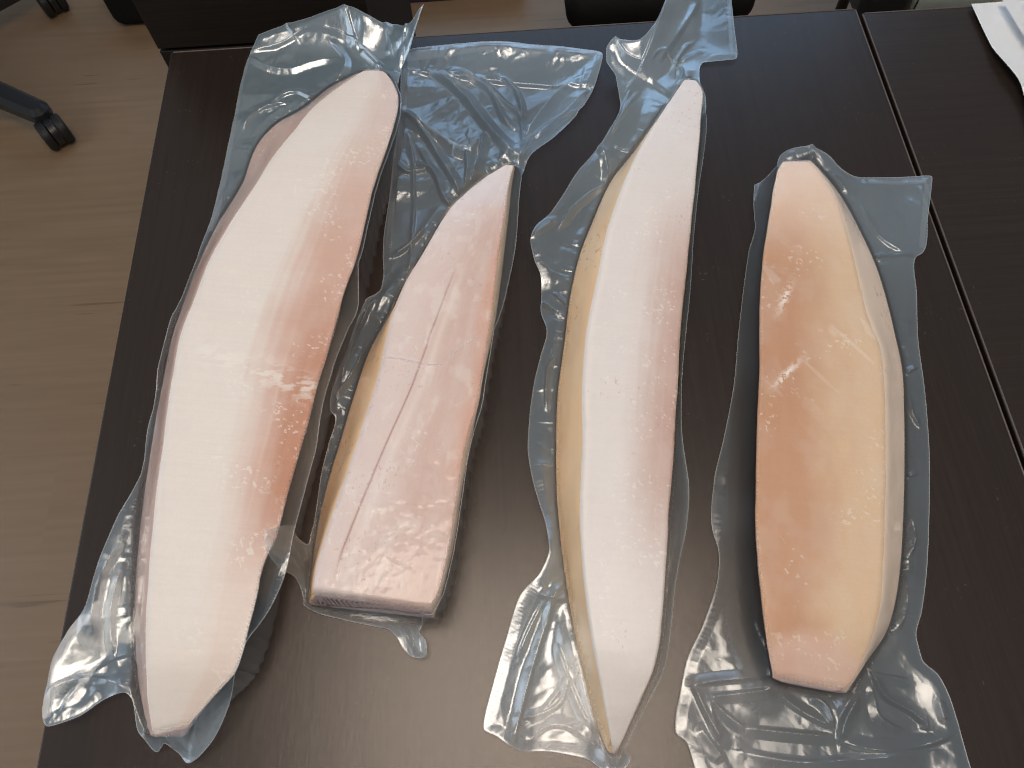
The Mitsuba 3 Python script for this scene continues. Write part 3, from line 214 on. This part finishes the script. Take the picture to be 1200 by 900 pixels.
desk('desk', XL, XS, YN, YF, 'wenge_laminate', 'dark brown wood grain desk carrying the four bagged fish loins')
desk('desk_001', XS + .0042, XS + .80, YN, .7495, 'wenge_laminate_cross', 'second dark brown desk right of the seam, under the white paper')

# ------------------------------------------------------------------ fish
def section(row, kk, amp):
    """the closed path of one station: left base, up the left side, over the cut face, down the right side"""
    L, R, LB, RB = row[0:3], row[3:6], np.r_[row[6:8], 2.0], np.r_[row[8:10], 2.0]
    side = lambda a, b, n: a + (b - a) * np.linspace(0, 1, n, endpoint=False)[:, None]
    w = np.linspace(0, 1, 45)
    top = L + (R - L) * w[:, None]; wid = np.linalg.norm(R[:2] - L[:2])
    top[:, 2] += min(1.3, wid * .03) * (1 - (2 * w - 1) ** 2) * amp
    p = np.vstack([side(LB, L, 14), top, side(RB, R, 14)[::-1]])
    for _ in range(2): p[1:-1] = .25 * p[:-2] + .5 * p[1:-1] + .25 * p[2:]
    return p, np.r_[np.linspace(-.3, 0, 14, endpoint=False), w, np.linspace(1, 1.3, 15)[1:]]
HULL = {}
def fish(k, key, mats, label, group=None):
    tab = np.array(FISH[k]); n0 = len(tab); s = np.linspace(0, n0 - 1, 150)
    tab = PchipInterpolator(np.arange(n0), tab, axis=0)(s)
    P, U = [], None
    for i, row in enumerate(tab):
        p, U = section(row, i, 1.0); P.append(p)
    P = np.array(P); NS, NP = P.shape[:2]
    sink = np.minimum(1, np.minimum(np.arange(NS), NS - 1 - np.arange(NS)) / 3.0)    # rounded off at the ends
    P[..., 2] = P[..., 2] * (.86 + .14 * sink[:, None] ** .5)
    q = P / 1000
    d = (meshkit.fbm(q * [45, 45, 45], 3, ord(k)) - .5) * .0016 + (meshkit.fbm(q * 260, 2, 5) - .5) * .0003
    nrm = np.cross(np.gradient(q, axis=0), np.gradient(q, axis=1)); nrm /= np.linalg.norm(nrm, axis=2, keepdims=True) + 1e-12
    if nrm[NS // 2, NP // 2, 2] < 0: nrm = -nrm
    edge = np.r_[np.linspace(0, 1, 4), np.ones(NP - 8), np.linspace(1, 0, 4)]
    q = q + nrm * (d * edge[None, :])[..., None]
    q[..., 2] += ZD
    v = q.reshape(-1, 3); ax = np.arange(NS) / (NS - 1)
    chord = np.linalg.norm(np.diff(P[:, NP // 2, :2], axis=0), axis=1); vv = np.r_[0, np.cumsum(chord)] / chord.sum()
    uv = np.stack([np.broadcast_to(U, (NS, NP)), np.broadcast_to(vv[:, None], (NS, NP))], -1).reshape(-1, 2)
    i, j = np.meshgrid(np.arange(NS - 1), np.arange(NP - 1), indexing='ij')
    quad = np.stack([i * NP + j, i * NP + j + 1, (i + 1) * NP + j + 1, (i + 1) * NP + j], -1).reshape(-1, 4)
    jj = j.ravel(); tri = lambda m: np.vstack([quad[m][:, [0, 2, 1]], quad[m][:, [0, 3, 2]]])
    f = tri(np.ones(len(quad), bool)); n = normals(v, f)
    if n[(NS // 2) * NP + NP // 2, 2] < 0: n = -n; tri0 = tri; tri = lambda m: tri0(m)[:, ::-1]
    def part(name, m, mat):
        t = tri(m); ids, inv = np.unique(t, return_inverse=True)
        put_n(key + '__' + name, v[ids], inv.reshape(-1, 3), n[ids], mat, uv[ids])
    part('cut_face', (jj >= 13) & (jj < 13 + 45), mats[0]); part('skin_side', jj < 13, mats[1]); part('far_side', jj >= 58, mats[2])
    for e, (r, nm) in enumerate(((0, 'cut_end'), (NS - 1, 'tip_end'))):     # closed with a slightly bulging cap
        ring = q[r]; c = ring.mean(0); out = q[r].mean(0) - q[r + (2 if r == 0 else -2)].mean(0); out /= np.linalg.norm(out) + 1e-12
        rings = [ring] + [c + (ring - c) * a + out * b for a, b in ((.93, .0010), (.8, .0018), (.5, .0024))]
        cv = np.vstack(rings + [[c + out * .0026]]); fs = []
        for a in range(3):
            for b in range(NP):
                b2 = (b + 1) % NP; fs += [[a * NP + b, a * NP + b2, (a + 1) * NP + b2], [a * NP + b, (a + 1) * NP + b2, (a + 1) * NP + b]]
        fs += [[3 * NP + b, 3 * NP + (b + 1) % NP, 4 * NP] for b in range(NP)]
        fs = np.array(fs); put(key + '__' + nm, (cv, fs if r else fs[:, ::-1]), mats[3], True)
    tag(key, label, 'fish loin', group)
    # upper hull for the film: drop the undercut points
    a = tab[-1, :2] - tab[0, :2]; a /= np.linalg.norm(a); cr = np.array([a[1], -a[0]])
    xs = (q[..., :2] * 1000) @ cr; keep = np.zeros((NS, NP), bool); mid = NP // 2
    keep[:, mid:] = xs[:, mid:] >= np.maximum.accumulate(xs[:, mid:], axis=1) - .05
    keep[:, :mid] = xs[:, :mid] <= np.minimum.accumulate(xs[:, mid::-1], axis=1)[:, ::-1][:, :mid] + .05
    lo, hi = xs.argmin(1), xs.argmax(1); r = np.arange(NS)
    poly = Polygon(np.vstack([q[r, lo, :2], q[r, hi, :2][::-1]]) * 1000).buffer(0)
    HULL[k] = (q[keep] * 1000, poly if poly.geom_type == 'Polygon' else max(poly.geoms, key=lambda g: g.area))
fish('a', 'fish_loin', ('flesh_long', 'skin_side_long', 'skin_side_long', 'cut_end_pink'), 'longest white fish loin turning orange pink along its right edge, leftmost on the desk')
fish('b', 'fish_loin_001', ('flesh_short', 'skin_side_short', 'skin_side_peach', 'cut_end_pink'), 'short pink fish loin with a dark line along it and a square cut end')
fish('c', 'fish_loin_002', ('flesh_pointed', 'skin_side_pointed', 'skin_side_pointed', 'cut_end_pink'), 'white fish loin with a tan left side and a pointed lower end')
fish('d', 'fish_loin_003', ('flesh_peach', 'skin_side_peach', 'skin_side_peach', 'cut_end_pink'), 'peach orange fish loin with a blunt pink lower end, rightmost on the desk')

# ------------------------------------------------------------------ bags
def bag(k, key, label, amp, seed, cl_amp=.3, cg=.9):
    B = BAGS[k]; out = np.array(B['out'], float); out = resample(np.vstack([out, out[:1]]), 1.2)[:-1]
    rs = np.random.default_rng(seed); pts, fpoly = HULL[k]
    poly = Polygon(out[:, :2]).buffer(0).union(fpoly.buffer(2.6)).buffer(1.5).buffer(-1.5)       # the fish is inside its bag
    poly = poly if poly.geom_type == 'Polygon' else max(poly.geoms, key=lambda g: g.area)
    o2 = resample(np.array(poly.exterior.coords)[:, :2], 1.2)[:-1]
    out = np.column_stack([o2, gaussian_filter1d(out[cKDTree(out[:, :2]).query(o2)[1], 2], 2, mode='wrap')])
    H = 0.75; x0, y0, x1, y1 = poly.bounds; x0 -= 15; y0 -= 15; x1 += 15; y1 += 15
    gx, gy = np.arange(x0, x1, H), np.arange(y0, y1, H); X, Y = np.meshgrid(gx, gy)
    zi = LinearNDInterpolator(pts[:, :2], pts[:, 2] - ZD * 1000)(X, Y)
    inside = shapely.contains_xy(fpoly, X, Y) & np.isfinite(zi)
    zf = np.where(inside, zi, 0)
    # distance to the fish's outline and the height of the fish there
    dense = resample(np.array(fpoly.exterior.coords)[:, :2], .5); S0 = np.r_[0, np.cumsum(np.linalg.norm(np.diff(dense, axis=0), axis=1))]
    high = grey_dilation(zf, size=(5, 5)); hz = high[np.clip(np.rint((dense[:, 1] - y0) / H).astype(int), 0, len(gy) - 1), np.clip(np.rint((dense[:, 0] - x0) / H).astype(int), 0, len(gx) - 1)]
    hz = gaussian_filter1d(hz, 5, mode='wrap')
    dx, ix = cKDTree(dense).query(np.stack([X, Y], -1))
    dx = np.where(inside, 0, dx); d = np.maximum(dx - 1.3, 0)
    S, ze, nx, ny = S0[ix], hz[ix], dense[ix, 0], dense[ix, 1]; ze = np.where(inside, zf, ze); ze = gaussian_filter(ze, 1.2)
    # how wide the film falls away
    D = np.array(B['drop'], float); wt = sum(1 / (((X - a) ** 2 + (Y - b) ** 2) + 300) ** 1.5 for a, b, c in D); W = sum(c / (((X - a) ** 2 + (Y - b) ** 2) + 300) ** 1.5 for a, b, c in D) / wt
    z = ze * np.exp(-(d / W) ** 1.25)
    # the free edge's own height, fading inwards
    oy, ox = np.clip(((out[:, 1] - y0) / H).astype(int), 0, len(gy) - 1), np.clip(((out[:, 0] - x0) / H).astype(int), 0, len(gx) - 1)
    om = np.ones_like(X, bool); om[oy, ox] = False; oz = np.zeros_like(X); oz[oy, ox] = out[:, 2]
    do, (jy, jx) = distance_transform_edt(om, return_indices=True); do = do * H
    lift = gaussian_filter(oz[jy, jx], 5) * np.exp(-(do / 24) ** 1.4)
    z = np.maximum(z, lift) + .25 * np.minimum(z, lift)
    z = np.where(dx < 3, z, gaussian_filter(z, 2.4))
    # wrinkles: facets between straight folds, as in crumpled film: folds running away from the fish, broad crumples, small ones
    Z0 = np.zeros_like(X)
    def facets(step, ang, stretch, s):
        r = np.random.default_rng(s); c, sn = math.cos(ang), math.sin(ang)
        U, V = (X * c + Y * sn) / stretch, -X * sn + Y * c
        u = np.arange(U.min() - 2 * step, U.max() + 2 * step, step); w = np.arange(V.min() - 2 * step, V.max() + 2 * step, step)
        p = np.stack(np.meshgrid(u, w), -1).reshape(-1, 2) + r.uniform(-.46, .46, (len(u) * len(w), 2)) * step
        return LinearNDInterpolator(p, r.uniform(0, 1, len(p)) ** 1.6)(U, V)
    def radial(step, s):
        k = np.sort(rs.uniform(0, S0[-1], int(S0[-1] / step))); a1, a2 = rs.uniform(0, 1, len(k)) ** 1.8, rs.uniform(0, 1, len(k)) ** 1.8
        m = np.clip(d / 26, 0, 1); return np.interp(S, k, a1) * (1 - m) + np.interp(S + 6 * np.sin(d / 17 + s), k, a2) * m
    reach = 9 + 16 * meshkit.noise(np.stack([nx / 30, ny / 30, Z0], -1), seed)
    rad = radial(7.0, 1) * np.exp(-d / reach) * np.clip(d / 4, 0, 1) + .55 * radial(3.2, 2) * np.exp(-d / 7) * np.clip(d / 2, 0, 1)
    ang = rs.uniform(0, 3.14)
    patch = np.clip(meshkit.noise(np.stack([X / 45, Y / 45, Z0], -1), seed + 5) * 2.6 - .55, .12, 1)     # some of the film lies smooth
    broad = facets(26, ang, 2.2, seed + 1) + patch * (.55 * facets(12, ang + .5, 2.6, seed + 2) + .24 * facets(5.5, ang + 1.1, 2.4, seed + 3) + .08 * facets(2.8, ang + .2, 1.8, seed + 4))
    fine = meshkit.fbm(np.stack([X / 16, Y / 22, Z0], -1), 2, seed + 3)
    fade = np.clip(d / 10, 0, 1) * np.clip(do / 8, .2, 1)
    wr = amp * (2.8 * rad * np.clip(do / 10, .15, 1) * (.35 + .65 * patch) + 3.0 * broad * fade + .3 * fine * fade)
    wr = gaussian_filter(wr, .4)
    cz = np.zeros_like(X)
    for line, hh, w in B['crease']:
        L = resample(np.array(line, float) if len(line) > 2 else np.array([line[0], (np.array(line[0]) + line[1]) / 2, line[1]]), 2.0); hh, w = hh * cg, w * .5; side = rs.choice([-1, 1])
        m = (X > L[:, 0].min() - 2.2 * w) & (X < L[:, 0].max() + 2.2 * w) & (Y > L[:, 1].min() - 2.2 * w) & (Y < L[:, 1].max() + 2.2 * w)
        px, py = X[m], Y[m]; A, Bq = L[:-1], L[1:]; best, par, sgn_ = np.full(px.shape, 1e9), np.zeros(px.shape), np.zeros(px.shape)
        for i in range(len(A)):
            e = Bq[i] - A[i]; t = np.clip(((px - A[i, 0]) * e[0] + (py - A[i, 1]) * e[1]) / (e @ e + 1e-9), 0, 1)
            dd = np.hypot(px - A[i, 0] - t * e[0], py - A[i, 1] - t * e[1]); u = dd < best; best[u] = dd[u]; par[u] = ((i + t) / len(A))[u]; sgn_[u] = (e[0] * (py - A[i, 1]) - e[1] * (px - A[i, 0]))[u]
        prof = np.clip(1 - best / np.where(sgn_ * side > 0, .55 * w, 2.1 * w), 0, 1); prof = prof * (.75 + .25 * prof) * np.clip(np.minimum(par, 1 - par) * 6 + .25, 0, 1)
        cz[m] = np.maximum(cz[m], hh * prof) + .3 * np.minimum(cz[m], hh * prof)
    z = z + wr + gaussian_filter(cz, .5) * np.clip(d / 2, 0, 1)
    cling = gaussian_filter((meshkit.fbm(np.stack([X / 4.5, Y / 4.5, Z0], -1), 2, seed + 9) - .5), .7) * cl_amp
    wall = gaussian_filter(np.maximum(np.where(dx < 1.3, ze + .7, z), .9), .5)
    r = int(1.7 / H); disc = np.hypot(*np.mgrid[-r:r + 1, -r:r + 1]) <= r + .3
    over = gaussian_filter(grey_dilation(np.where(inside, zf, np.where(dx < 1.3, ze, 0)), footprint=disc), 1.5)       # clear of the fish, sideways too
    zt = np.maximum(np.where(inside, np.maximum(zf + .7, over + 1.1) + cling, wall), .9)
    sel = shapely.contains_xy(poly.buffer(-.7 * H), X, Y)
    P2 = np.vstack([np.stack([X[sel], Y[sel]], 1), out[:, :2]])
    gi = lambda A: np.r_[A[sel], A[oy, ox]]
    Zv = gi(zt); nb = len(out)
    loose = sum(c / (((X - a) ** 2 + (Y - b) ** 2) + 300) ** 1.5 for a, b, c in np.array(B['loose'])) / sum(1 / (((X - a) ** 2 + (Y - b) ** 2) + 300) ** 1.5 for a, b, c in np.array(B['loose']))
    op = .18 * gi(loose) + .06 * gi(meshkit.fbm(np.stack([X / 30, Y / 30, Z0], -1), 3, seed + 4))
    contact = gi(np.where(inside, 1.0, np.exp(-d / 1.5)))
    op = op * (1 - .93 * contact) + .08 * np.exp(-gi(do) / 1.2)
    P2j = P2.copy(); P2j[:-nb] += rs.uniform(-.07, .07, (len(P2) - nb, 2))
    tri = Delaunay(P2j).simplices; cen = P2[tri].mean(1); tri = tri[shapely.contains_xy(poly, cen[:, 0], cen[:, 1])]
    a, b, c = (P2[tri[:, i]] for i in range(3)); sgn = (b[:, 0] - a[:, 0]) * (c[:, 1] - a[:, 1]) - (b[:, 1] - a[:, 1]) * (c[:, 0] - a[:, 0])
    tri = np.where((sgn < 0)[:, None], tri[:, ::-1], tri)
    v = np.column_stack([P2j, Zv]) / 1000 + [0, 0, ZD]
    cl = gi(gaussian_filter(inside.astype(float), 1.0)); on = (cl[tri] > .8).all(1)
    nrm = normals(v, tri)
    for name, sub, mat in (('front_film', tri[~on], 'clear_film'), ('clinging_film', tri[on], 'cling_film_wet' if k == 'b' else 'cling_film')):
        ids, inv = np.unique(sub, return_inverse=True)
        put_n(key + '__' + name, v[ids], inv.reshape(-1, 3), nrm[ids], mat, np.stack([op, op * 0], 1)[ids])
    # backing sheet, on a coarser mesh: flat on the desk, rising only with the free edge
    st = (slice(None, None, 4), slice(None, None, 4)); bz = np.maximum(.5, gaussian_filter(np.where(d > 3, np.minimum(lift, zt - .6), .5), 2))
    s2 = sel[st]; P3 = np.vstack([np.stack([X[st][s2], Y[st][s2]], 1), out[:, :2]]); bzv = np.r_[bz[st][s2], np.maximum(.4, zt[oy, ox] - .5)]
    t3 = Delaunay(P3).simplices; cen = P3[t3].mean(1); t3 = t3[shapely.contains_xy(poly, cen[:, 0], cen[:, 1])]
    v3 = np.column_stack([P3, bzv]) / 1000 + [0, 0, ZD]
    scene[key + '__back_film'] = mikit.ply((v3, t3), 'backing_film', True, uv=np.stack([.13 * np.r_[loose[st][s2], loose[oy, ox]]] * 2, 1))
    # cut rim
    rim = np.column_stack([out[:, :2], zt[oy, ox] - .1]) / 1000 + [0, 0, ZD]; rim[:, 2] = np.convolve(np.r_[rim[-2:, 2], rim[:, 2], rim[:2, 2]], np.ones(5) / 5, 'valid')
    m = tube(np.vstack([rim, rim[:1]]), .00028, 6); scene[key + '__cut_rim'] = mikit.ply(m, 'film_edge', True, uv=np.full((len(m.vertices), 2), .30))
    # pressed seal bands lying on the film
    for si, (line, w, ribbed) in enumerate(B['seal']):
        L = resample(np.array(line, float) if len(line) > 2 else np.array([line[0], (np.array(line[0]) + line[1]) / 2, line[1]]), .6)
        t = np.gradient(L, axis=0); t /= np.linalg.norm(t, axis=1, keepdims=True); nn = np.stack([-t[:, 1], t[:, 0]], 1)
        q = np.linspace(-.5, .5, 9); sp = L[:, None] + nn[:, None] * (q * w)[None, :, None]
        gz = zt[np.clip(((sp[..., 1] - y0) / H).astype(int), 0, len(gy) - 1), np.clip(((sp[..., 0] - x0) / H).astype(int), 0, len(gx) - 1)]
        gz = gaussian_filter(gz, (3, 1)) + .45 + (ribbed * .28 * np.sin(np.arange(len(L)) * .6 / 2.6 * 2 * np.pi)[:, None] * (1 - np.abs(2 * q) ** 6)[None])
        nL, nq = gz.shape; ii, jj = np.meshgrid(np.arange(nL - 1), np.arange(nq - 1), indexing='ij')
        qd = np.stack([ii * nq + jj, (ii + 1) * nq + jj, (ii + 1) * nq + jj + 1, ii * nq + jj + 1], -1).reshape(-1, 4)
        ok = shapely.contains_xy(poly.buffer(.5), sp.reshape(-1, 2)[:, 0], sp.reshape(-1, 2)[:, 1]); qd = qd[ok[qd].all(1)]
        if not len(qd): continue
        scene[key + '__seal_band' + (f'_{si:03d}' if si else '')] = mikit.ply((np.column_stack([sp.reshape(-1, 2), gz.ravel()]) / 1000 + [0, 0, ZD], qd), 'sealed_film', True, uv=np.full((nL * nq, 2), .15))
    for si, line in enumerate(B['fold']):                    # folds in the film where it clings to the fish
        L = resample(np.array(line, float), 1.0)
        gz = zt[np.clip(((L[:, 1] - y0) / H).astype(int), 0, len(gy) - 1), np.clip(((L[:, 0] - x0) / H).astype(int), 0, len(gx) - 1)]
        m = tube(np.column_stack([L[:, :2], gaussian_filter1d(gz, 3) + .1]) / 1000 + [0, 0, ZD], .0007, 8)
        scene[key + '__fold' + (f'_{si:03d}' if si else '')] = mikit.ply(m, 'film_edge', True, uv=np.full((len(m.vertices), 2), .13))
    tag(key, label, 'vacuum bag')
bag('a', 'vacuum_bag', 'clear plastic vacuum bag around the longest loin, its lower left corner over the desk edge', 1.0, 11)
bag('b', 'vacuum_bag_001', 'clear vacuum bag with a wide crumpled top, around the short pink loin', 1.7, 23, .6, 1.25)
bag('c', 'vacuum_bag_002', 'clear vacuum bag twisted above its pointed white loin, with a ribbed seal at lower left', .9, 37)
bag('d', 'vacuum_bag_003', 'clear vacuum bag lying flat around the peach loin, with a square blue grey corner', .85, 41)

# ------------------------------------------------------------------ behind and beside the desk
def cabinet():
    x0, x1, y0, y1 = -.408, -.143, .803, 1.28
    put('cabinet__carcass', rounded_box((x0 + x1) / 2, (y0 + y1) / 2 + .01, .46, x1 - x0 - .004, y1 - y0 - .02, .92, .002), 'dark_cabinet', 25)
    for i, (a, b) in enumerate(((.08, .36), (.365, .703), (.707, .93))):
        put('cabinet__drawer' + (f'_{i:03d}' if i else ''), rounded_box((x0 + x1) / 2, y0 + .009, (a + b) / 2, x1 - x0, .018, b - a, .0012), 'dark_cabinet', 25)
    tag('cabinet', 'nearly black drawer cabinet standing behind the far left corner of the desk', 'cabinet')
cabinet()
def caster(key, x, y, ang, r=.034, w=.021):
    """a twin wheel caster: two wheels and a hood between them; ang: the direction of the axle"""
    ca, sa = math.cos(ang), math.sin(ang)
    def wheel():
        prof = np.array([[0, -w / 2], [r * .8, -w / 2], [r * .95, -w / 2 + .002], [r, -w / 2 + .005], [r, w / 2 - .005], [r * .95, w / 2 - .002], [r * .8, w / 2], [0, w / 2]])
        return trimesh.creation.revolve(prof, sections=48)
    R = trimesh.transformations.rotation_matrix(math.pi / 2, [0, 1, 0]); Q = trimesh.transformations.rotation_matrix(ang, [0, 0, 1])
    for i, s in enumerate((-1, 1)):
        m = wheel(); m.apply_transform(R); m.apply_translation([s * (w / 2 + .009), 0, r]); m.apply_transform(Q); m.apply_translation([x, y, 0])
        put(key + '__wheel' + ('' if i == 0 else '_001'), m, 'black_rubber', 35)
    h = trimesh.creation.revolve(np.array([[0, -.0075], [r * .93, -.0075], [r * .93, .0075], [0, .0075]]), sections=40); h.apply_transform(R); h.apply_translation([0, 0, r + .001]); h.apply_transform(Q); h.apply_translation([x, y, 0])
    put(key + '__hood', h, 'black_plastic', 35)
def star_arm(a, b, za, zb, w0, w1):
    """a tapering leg of a chair base with a chamfered top, from a (hub) to b (its end)"""
    a, b = np.array(a, float), np.array(b, float); t = (b - a) / np.linalg.norm(b - a); n = np.array([-t[1], t[0]]); P = []
    for s in np.linspace(0, 1, 9):
        c = a + (b - a) * s; w = w0 + (w1 - w0) * s; z = za + (zb - za) * s; hgt = .045 + (.034 - .045) * s
        P += [[*(c + n * w * q), z - hgt * (1 - hh)] for q, hh in ((-1, 0), (-1, .6), (-.62, 1), (.62, 1), (1, .6), (1, 0))]
    for th in np.linspace(-90, 90, 9):           # rounded nose
        o = t * math.cos(math.radians(th)) + n * math.sin(math.radians(th))
        P += [[*(b + o * w1), zb - .034], [*(b + o * w1), zb - .0136], [*(b + o * w1 * .62), zb]]
    return trimesh.convex.convex_hull(np.array(P))
def chair(hub, ends):
    for i, (ex, ey, axle) in enumerate(ends):
        put('office_chair__base_arm' + (f'_{i:03d}' if i else ''), star_arm(hub, (ex, ey), .125, .092, .034, .026), 'grey_plastic', 25)
        sfx = f'_{i:03d}' if i else ''
        t = np.array([ex - hub[0], ey - hub[1]]); t /= np.linalg.norm(t)
        caster('office_chair__caster' + sfx, ex + axle[0], ey + axle[1], axle[2])
    put('office_chair__column', trimesh.creation.cylinder(.03, .3, sections=40).apply_translation([hub[0], hub[1], .26]), 'black_plastic', 30)
    put('office_chair__backrest', rounded_box(hub[0] - .02, hub[1] + .27, .82, .5, .07, .56, .03), 'black_cloth', 40)
    put('office_chair__seat', rounded_box(hub[0] - .05, hub[1], .45, .5, .5, .08, .035), 'black_cloth', 40)
    tag('office_chair', 'dark grey star base of an office chair with twin casters on the floor', 'chair')
chair((-1.42, 1.60), [(-1.05, 1.395, (.022, -.03, .62)), (-1.155, 1.86, (.025, -.035, .62))])

put('black_bag', rounded_box(-.88, 1.91, .07, .17, .34, .14, .03), 'black_cloth', 40); tag('black_bag', 'black object lying on the floor left of the dark cabinet', 'bag')
put('flat_box__lid', rounded_box(-.12, 1.90, .05, .44, .26, .10, .004), 'purple_card', 25)
put('flat_box__sticker', rounded_box(-.14, 1.768, .07, .10, .004, .03, .0015), 'white_paper', 25); tag('flat_box', 'dark purple flat box on the floor at the top of the picture', 'box')
put('stool__seat', rounded_box(.30, 1.31, ZD - .30, .33, .36, .07, .03), 'black_cloth', 40)
put('stool__column', trimesh.creation.cylinder(.025, .36, sections=32).apply_translation([.30, 1.31, .22]), 'black_plastic', 30)
put('stool__foot', trimesh.creation.cylinder(.2, .03, sections=48).apply_translation([.30, 1.31, .017]), 'black_plastic', 30)
tag('stool', 'black padded seat behind the middle of the desk', 'stool')
put('side_chair__seat', rounded_box(.80, 1.31, ZD - .30, .145, .40, .05, .02), 'woven_fabric', 40); labels['side_chair__seat'] = {'label': 'pale woven seat with black dashes'}
put('side_chair__frame', rounded_box(.68, 1.31, ZD - .295, .09, .41, .07, .02), 'black_plastic', 40)
for i, (x, y) in enumerate(((.80, 1.40), (.80, 1.48), (.87, 1.40), (.87, 1.48))):
    put('side_chair__leg' + (f'_{i:03d}' if i else ''), trimesh.creation.cylinder(.012, ZD - .32, sections=20).apply_translation([x, y, (ZD - .32) / 2]), 'black_plastic', 30)
tag('side_chair', 'chair with a pale woven seat and black frame beyond the second desk', 'chair')
def sheet(pts, z0, curl, key, label):
    """a paper sheet with a curling left edge"""
    p = np.array(pts); n = 40; s = np.linspace(0, 1, n); w = np.linspace(0, 1, 20)
    left = resample(p, .004); left = left[np.linspace(0, len(left) - 1, n).astype(int)]
    v = np.array([[a[0] + .21 * q, a[1] + .012 * q, ZD + z0 + curl(t) * (1 - q) ** 6] for a, t in zip(left, s) for q in w])
    i, j = np.meshgrid(np.arange(n - 1), np.arange(19), indexing='ij'); f = np.stack([i * 20 + j, i * 20 + j + 1, (i + 1) * 20 + j + 1, (i + 1) * 20 + j], -1).reshape(-1, 4)
    m = trimesh.Trimesh(v, np.vstack([f[:, [0, 1, 2]], f[:, [0, 2, 3]]]), process=False)
    put(key, m, 'white_paper', True); tag(key, label, 'paper')
sheet([(.556, .747), (.556, .675), (.5595, .644), (.565, .613), (.5615, .575), (.548, .52), (.54, .45)][::-1], .003, lambda t: .002 + .006 * np.exp(-((t - .62) / .12) ** 2), 'paper_sheet', 'white paper with a curled edge at the far right of the desk, lower of two')
sheet([(.5825, .738), (.585, .70), (.592, .64), (.60, .60), (.60, .5)][::-1], .010, lambda t: .006, 'paper_sheet_001', 'white paper lying upon the curled paper at the far right, upper of two')
